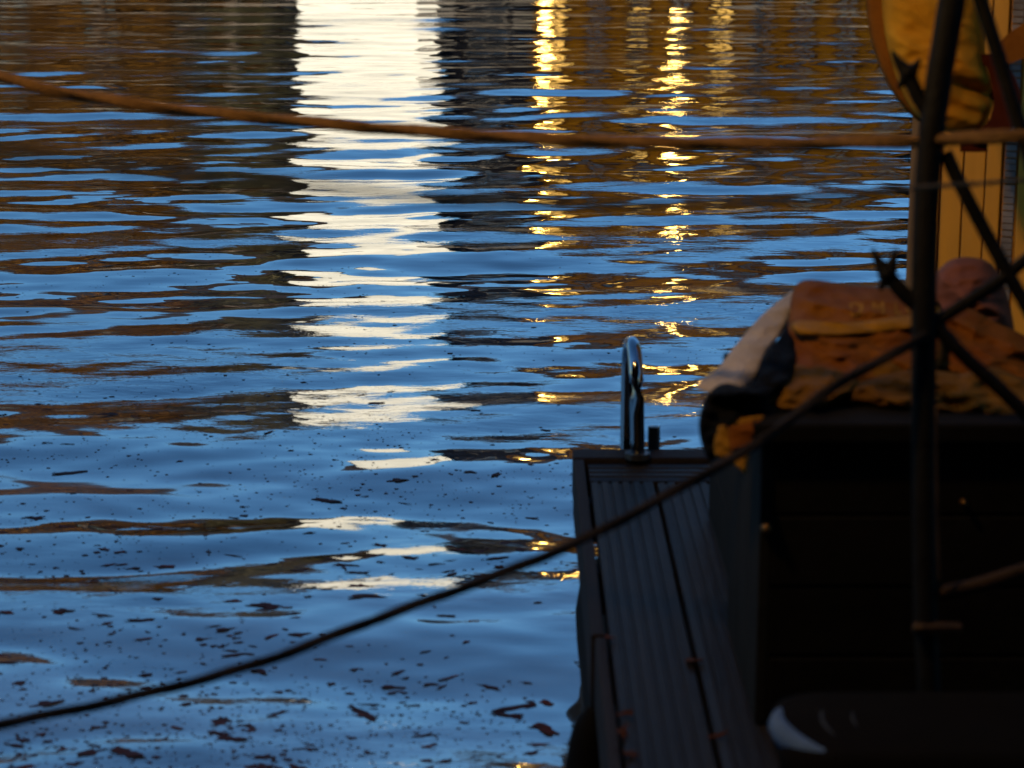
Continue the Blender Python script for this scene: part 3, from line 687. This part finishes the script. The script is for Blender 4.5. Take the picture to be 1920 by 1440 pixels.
rope('dark_rope', 'dark rope slanting across the water from the iron stand', [(-500, 1450, 2.9), (0, 1358, 2.95), (250, 1306, 2.98), (480, 1245, 3.0), (700, 1163, 3.03), (900, 1090, 3.06), (1100, 1008, 3.1), (1330, 884, 3.15), (1430, 824, 3.18), (1573, 718, 3.22), (1650, 678, 3.24), (1735, 628, 3.26)], .0068, 'rope_dark')

# ------------------------------------------------------------------ drifting leaves
M['wet_leaf'] = mat('wet_leaf', (0.034, 0.009, 0.008), 0.8, 0.5, 60, spec=.15)
M['rust_leaf'] = mat('rust_leaf', (0.035, 0.011, 0.003), 0.8, 0.5, 60, spec=.05)
def leaf_mesh(seed, curl=.12):
    rd = random.Random(seed); n = 16; el = rd.uniform(.45, .95); ph = rd.random() * 6; vs = [(0, 0, .04)]; fs = []
    k1 = rd.choice((2, 3, 5)); k2 = rd.choice((4, 5, 7))
    for i in range(n):
        a = 2 * math.pi * i / n
        r = 1 + .28 * math.cos(k1 * a + ph) + .22 * math.cos(k2 * a + ph * 2) + rd.uniform(-.14, .14)
        vs.append((r * math.cos(a), el * r * math.sin(a), curl * math.cos(2 * a + ph) + rd.uniform(-.04, .06)))
    for i in range(n): fs.append((0, 1 + i, 1 + (i + 1) % n))
    for i in range(n): vs.append((vs[1 + i][0] * .97, vs[1 + i][1] * .97, vs[1 + i][2] - .06))
    for i in range(n): j = (i + 1) % n; fs.append((1 + i, 1 + n + i, 1 + n + j, 1 + j))
    me = bpy.data.meshes.new('leaf_scrap'); me.from_pydata(vs, [], fs); return me
LEAF = [leaf_mesh(i) for i in range(24)]
M['red_leaf'] = mat('wet_red_leaf', (0.075, 0.018, 0.012), 0.8, 0.5, 60, spec=.1)
for i, me in enumerate(LEAF): me.materials.append(M['red_leaf'] if i % 4 == 1 else M['wet_leaf'])
spots = []
# clusters as the photo shows them, then a loose scatter that thins out with distance
for (cx, cy, sx, sy, n) in ((830, 1050, 150, 28, 26), (620, 1060, 90, 30, 14), (430, 1180, 70, 32, 22), (230, 1190, 60, 50, 12), (120, 780, 60, 12, 7), (830, 890, 90, 10, 6), (840, 1310, 90, 30, 14), (450, 1350, 60, 20, 8), (700, 1300, 60, 20, 7), (100, 1400, 70, 22, 10), (240, 1050, 60, 25, 10), (660, 740, 50, 14, 6)):
    for i in range(n): spots.append((random.gauss(cx, sx), random.gauss(cy, sy)))
while len(spots) < 296:
    y = 1455 - 700 * random.random() ** 1.7; spots.append((random.uniform(-20, 1110), y))
done = 0
for (px, py) in spots:
    g = G(px, py, 0)
    if g.y > 3.4 and g.x > .09 and g.y < YF + .1: continue
    z = float(wave_z(np.array([g.x]), np.array([g.y]))[0])
    o = bpy.data.objects.new('leaf_scrap', LEAF[random.randrange(24)]); COL.objects.link(o)
    s = .0055 * math.exp(random.gauss(.25, .5)); s = min(s, .02)
    o.location = (g.x, g.y, z + .0015); o.rotation_euler = (0, 0, random.gauss(0, .35) + math.pi * random.randrange(2)); o.scale = (s * random.uniform(1.1, 2.9), s, s * .5)
    ry = float(np.interp(px, [0, 480, 700, 900, 1100], [1358, 1245, 1163, 1090, 1008]))
    if py > ry + 8: w = ('at the lower left, below the slanting dark rope' if px < 480 else 'below the slanting dark rope, between it and the platform')
    elif py > 940: w = ('just above the slanting dark rope at its left' if px < 520 else 'just above the slanting dark rope near mid water')
    else: w = ('far out on the left half of the water' if px < 560 else 'far out between the white reflection and the platform')
    tag(o, 'dark red leaf scrap drifting ' + w, 'leaf', 'leaf scraps drifting on the water'); done += 1
# specks too small to pick apart
vs = []; fs = []
for i in range(11000):
    py = 1470 - 1000 * random.random() ** 1.15; px = random.uniform(-40, 1560)
    g = G(px, py, 0)
    if g.x > .05 and g.y < YF + .05: continue
    if nz((g.x, g.y, 0), .9) < random.gauss(-.14, .14): continue
    z = float(wave_z(np.array([g.x]), np.array([g.y]))[0]) + .001
    s = .0011 * math.exp(random.gauss(.6, .55)); a = random.random() * 6.28; b = len(vs)
    for kx in range(4):
        t = a + kx * 1.57 + random.uniform(-.4, .4); vs.append((g.x + s * 1.5 * math.cos(t), g.y + s * math.sin(t), z))
    fs.append((b, b + 1, b + 2, b + 3))
me = bpy.data.meshes.new('floating_specks'); me.from_pydata(vs, [], fs); o = link('floating_specks', me, M['wet_leaf'])
tag(o, 'fine dark specks of plant dust scattered over the water', 'specks', kind='stuff')
# leaves blown onto the deck
for i, (px, py, s, lab) in enumerate(((1172, 1338, .016, 'rust red leaf on the deck edge, middle of three in a row'), (1166, 1372, .02, 'largest rust red leaf caught along the deck edge'), (1180, 1412, .017, 'rust red leaf nearest the viewer along the deck edge'), (1300, 1238, .018, 'single orange leaf between the two grooved deck boards'), (1140, 1195, .015, 'dull red leaf in the gap beside the side board'), (1345, 1378, .014, 'small brown leaf on the deck close to the black box'))):
    g = G(px, py, DZ + .006); o = bpy.data.objects.new('fallen_leaf', LEAF[i + 3].copy()); COL.objects.link(o)
    o.data.materials.clear(); o.data.materials.append(M['rust_leaf'])
    o.location = (g.x, g.y, DZ + .006); o.scale = (s, s, s * .8); o.rotation_euler = (R(8), R(-6), i * 1.3); tag(o, lab, 'leaf', 'leaves fallen on the deck')
